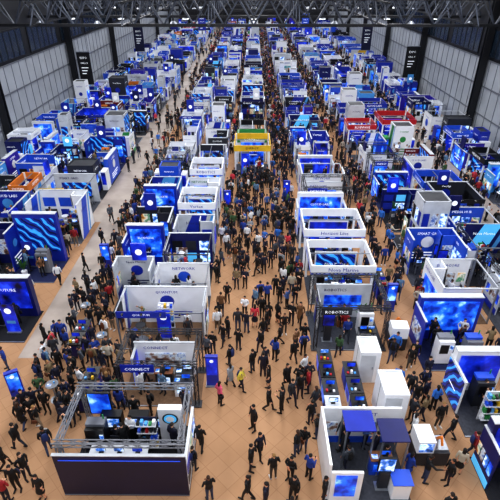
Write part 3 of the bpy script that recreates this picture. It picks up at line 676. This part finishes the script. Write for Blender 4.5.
VAR = [('man_standing', person('man_standing', 'stand')), ('man_walking', person('man_walking', 'walk')), ('man_walking', person('man_walking', 'walk2', bag='backpack')),
       ('woman_standing', person('woman_standing', 'pockets', True, 'tote', True)), ('woman_walking', person('woman_walking', 'walk2', True, 'tote', True)),
       ('man_using_phone', person('man_using_phone', 'phone')), ('man_with_crossed_arms', person('man_with_crossed_arms', 'cross')),
       ('man_pointing', person('man_pointing', 'point')), ('woman_leaning', person('woman_leaning', 'lean', True, None, True)),
       ('woman_in_skirt', person('woman_in_skirt', 'stand', True, None, True, True)), ('man_with_hands_in_pockets', person('man_with_hands_in_pockets', 'pockets', bag='backpack')),
       ('woman_in_coat', person('woman_in_coat', 'walk', True, None, True, False, True))]
PICK = [0, 0, 0, 0, 1, 1, 2, 2, 3, 3, 4, 4, 5, 6, 6, 7, 8, 9, 10, 10, 11]
SIT = person('man_seated', 'sit')
TOPS = ['#0a0b0f']*14+['#10142a']*8+['#181c30']*4+['#282c34']*4+['#464c56']*2+['#8a9098']+['#d8dce2']*3+['#1a3a8c']*3+['#2a6ac0', '#3c5a94', '#8c1a22', '#7a6a50', '#5a7a9a', '#b0a898', '#c83a4a', '#3a5a3a', '#6a4a30']
crowds = {}
GR = {}
def near(x, y, r):
    gx, gy = int(x//1), int(y//1)
    for a in (-1, 0, 1):
        for b in (-1, 0, 1):
            for px, py in GR.get((gx+a, gy+b), ()):
                if (px-x)**2+(py-y)**2 < r*r: return True
    return False
def putperson(x, y, z, ang=None, vi=None, top=None, r=.5, chk=True):
    if chk and near(x, y, r): return False
    GR.setdefault((int(x//1), int(y//1)), []).append((x, y))
    nm, me = VAR[R.choice(PICK)] if vi is None else VAR[vi]
    par = None
    if y > 42:
        k = int(y//30)
        if k not in crowds:
            e = bpy.data.objects.new('crowd_of_visitors', None); scene.collection.objects.link(e); crowds[k] = e
        par = crowds[k]
    o = put(nm, me, (x, y, z), ang if ang is not None else R.uniform(-3.14, 3.14), par)
    sc = R.uniform(.88, 1.0); o.scale = (sc*1.03, sc*1.03, sc)
    o.color = lin(top or R.choice(TOPS)); return True
def px2g(u, v): return (u-254)*21.08/(v+30), 11352/(v+30)-10.95
HAND = [(255, 430, 0), (270, 410, 1), (283, 412, 5), (222, 405, 3, '#d05a78'), (243, 390, 2, '#d8c850'), (305, 450, 5), (318, 437, 6), (253, 470, 0), (292, 480, 6), (275, 478, 5),
        (250, 500, 1), (412, 438, 4, '#c8ccd0'), (425, 480, 7), (447, 482, 0), (450, 438, 1), (471, 455, 2, '#7a1a20'), (300, 388, 10), (295, 362, 1), (309, 392, 0, '#8c1a22'), (270, 387, 9),
        (288, 388, 11), (22, 450, 1), (36, 422, 5), (20, 492, 0), (30, 480, 3), (212, 500, 6), (232, 368, 2), (254, 372, 0), (262, 352, 4), (281, 345, 1), (295, 500, 2), (325, 500, 0), (408, 475, 11, '#1a3a8c'),
        (490, 450, 3), (384, 468, 0), (240, 350, 6), (225, 345, 1), (305, 345, 5), (268, 330, 0), (196, 470, 10), (203, 450, 1), (310, 478, 5, '#1a3a8c'), (298, 455, 3), (45, 500, 9), (8, 470, 1)]
for h in HAND:
    x, y = px2g(h[0], h[1]); putperson(x, y, .012, None, h[2], h[3] if len(h) > 3 else '#0a0b10', chk=False)
def zone(x0, x1, y0, y1, dens, r=.46):
    n = int((x1-x0)*(y1-y0)*dens)
    for _ in range(n):
        x = R.uniform(x0, x1); y = R.uniform(y0, y1)
        if any(a-.26 < x < b+.26 and c-.26 < y < d+.26 for a, b, c, d in RECTS): continue
        ang = R.choice([0, math.pi])+R.gauss(0, .4) if R.random() < .6 else None
        putperson(x, y, .012 if -10.7 < x < 18.6 else .002, ang, r=r)
zone(-2.3, 3.3, 9, 14.5, .2); zone(-2.3, 3.3, 14.5, 18, .55); zone(-2.4, 3.4, 18, 26, 1.5); zone(-2.4, 3.6, 26, 43.5, 2.6, .44)
zone(-11, -6.2, 13.6, 23, 6.5, .42); zone(-7, -2.4, 17.6, 18.9, 3.5, .42); zone(-8, -2.4, 13.9, 15.0, 2.5); zone(-12, -8.2, 9, 13, .4); zone(-10.7, -8.8, 23, 40, 3.2); zone(-10.7, -9.2, 40, 184, 1.6)
zone(-13, -11, 23, 60, .2); zone(-13, -11, 60, 184, .2); zone(-18, -13, 20, 34, .9); zone(-16, -11, 15, 20, .2)
zone(-2.7, -1.9, 43, 184, 1.6); zone(1.8, 4.1, 43, 184, 2.6); zone(7.3, 9.2, 9, 17, .8); zone(7.3, 9.2, 17, 22, 1.6); zone(7.6, 10.7, 22, 45, 2.0); zone(8.2, 10.8, 45, 184, 1.4)
zone(2.6, 8.8, 13, 19, 2.0); zone(18.3, 21.5, 28, 60, .7); zone(18.3, 21.5, 60, 184, .5); zone(12.5, 18, 12, 21, 1.5); zone(-23.6, -22.5, 34, 184, .9)
for c in (62, 92, 124, 156): zone(-26, 26, c, c+1.6, .9)
for x, y in PSPOTS:
    p = 1.0 if y < 60 else (.85 if y < 100 else .5)
    if R.random() < p:
        putperson(x, y, .05)
        if y < 60 and R.random() < .6: putperson(x+R.uniform(-.35, .35), y+.45, .05, r=.42)
def officechair(x, y, rz):
    mb = MB()
    for i in range(5): mb.beam((0, 0, .08), (.28*math.cos(i*1.257), .28*math.sin(i*1.257), .05), .02, 'black')
    mb.cyl(0, 0, .08, .36, .03, 'metal', 8); mb.box(-.23, .23, -.22, .22, .36, .42, 'dgrey'); mb.box(-.2, .2, .2, .25, .45, .9, 'dgrey'); mb.box(-.03, .03, .2, .24, .38, .5, 'black')
    mb.build('office_chair', (x, y, .05), rz)
for x, y, a in ((-5.9, 12.9, 3.1), (-4.6, 12.8, 2.8), (-6.9, 12.2, 0), (13.2, 12.5, 1.2)):
    officechair(x, y, a); o = put('man_seated', SIT, (x, y, .05), a); o.color = lin('#0d1020')

# ------------------------------------------------------------------ lights, camera
for x in (-18, 0, 18):
    L = bpy.data.lights.new('ceiling_light_strip', 'AREA'); L.shape = 'RECTANGLE'; L.size = 4; L.size_y = 196; L.energy = 23000; L.color = (.99, .985, 1)
    o = bpy.data.objects.new('ceiling_light_strip', L); o.location = (x, 88, 20.6); scene.collection.objects.link(o)
w = bpy.data.worlds.new('world'); scene.world = w; w.use_nodes = True
w.node_tree.nodes['Background'].inputs[0].default_value = (.5, .6, .8, 1); w.node_tree.nodes['Background'].inputs[1].default_value = .3
cam = bpy.data.cameras.new('camera'); cam.lens = 33.12; cam.sensor_width = 36; cam.clip_end = 500
co = bpy.data.objects.new('camera', cam); co.location = (0, 0, 18); co.rotation_euler = (math.radians(90-31.3), 0, math.radians(.43))
scene.collection.objects.link(co); scene.camera = co
print('objects', len(bpy.data.objects), 'booths', len(RECTS))
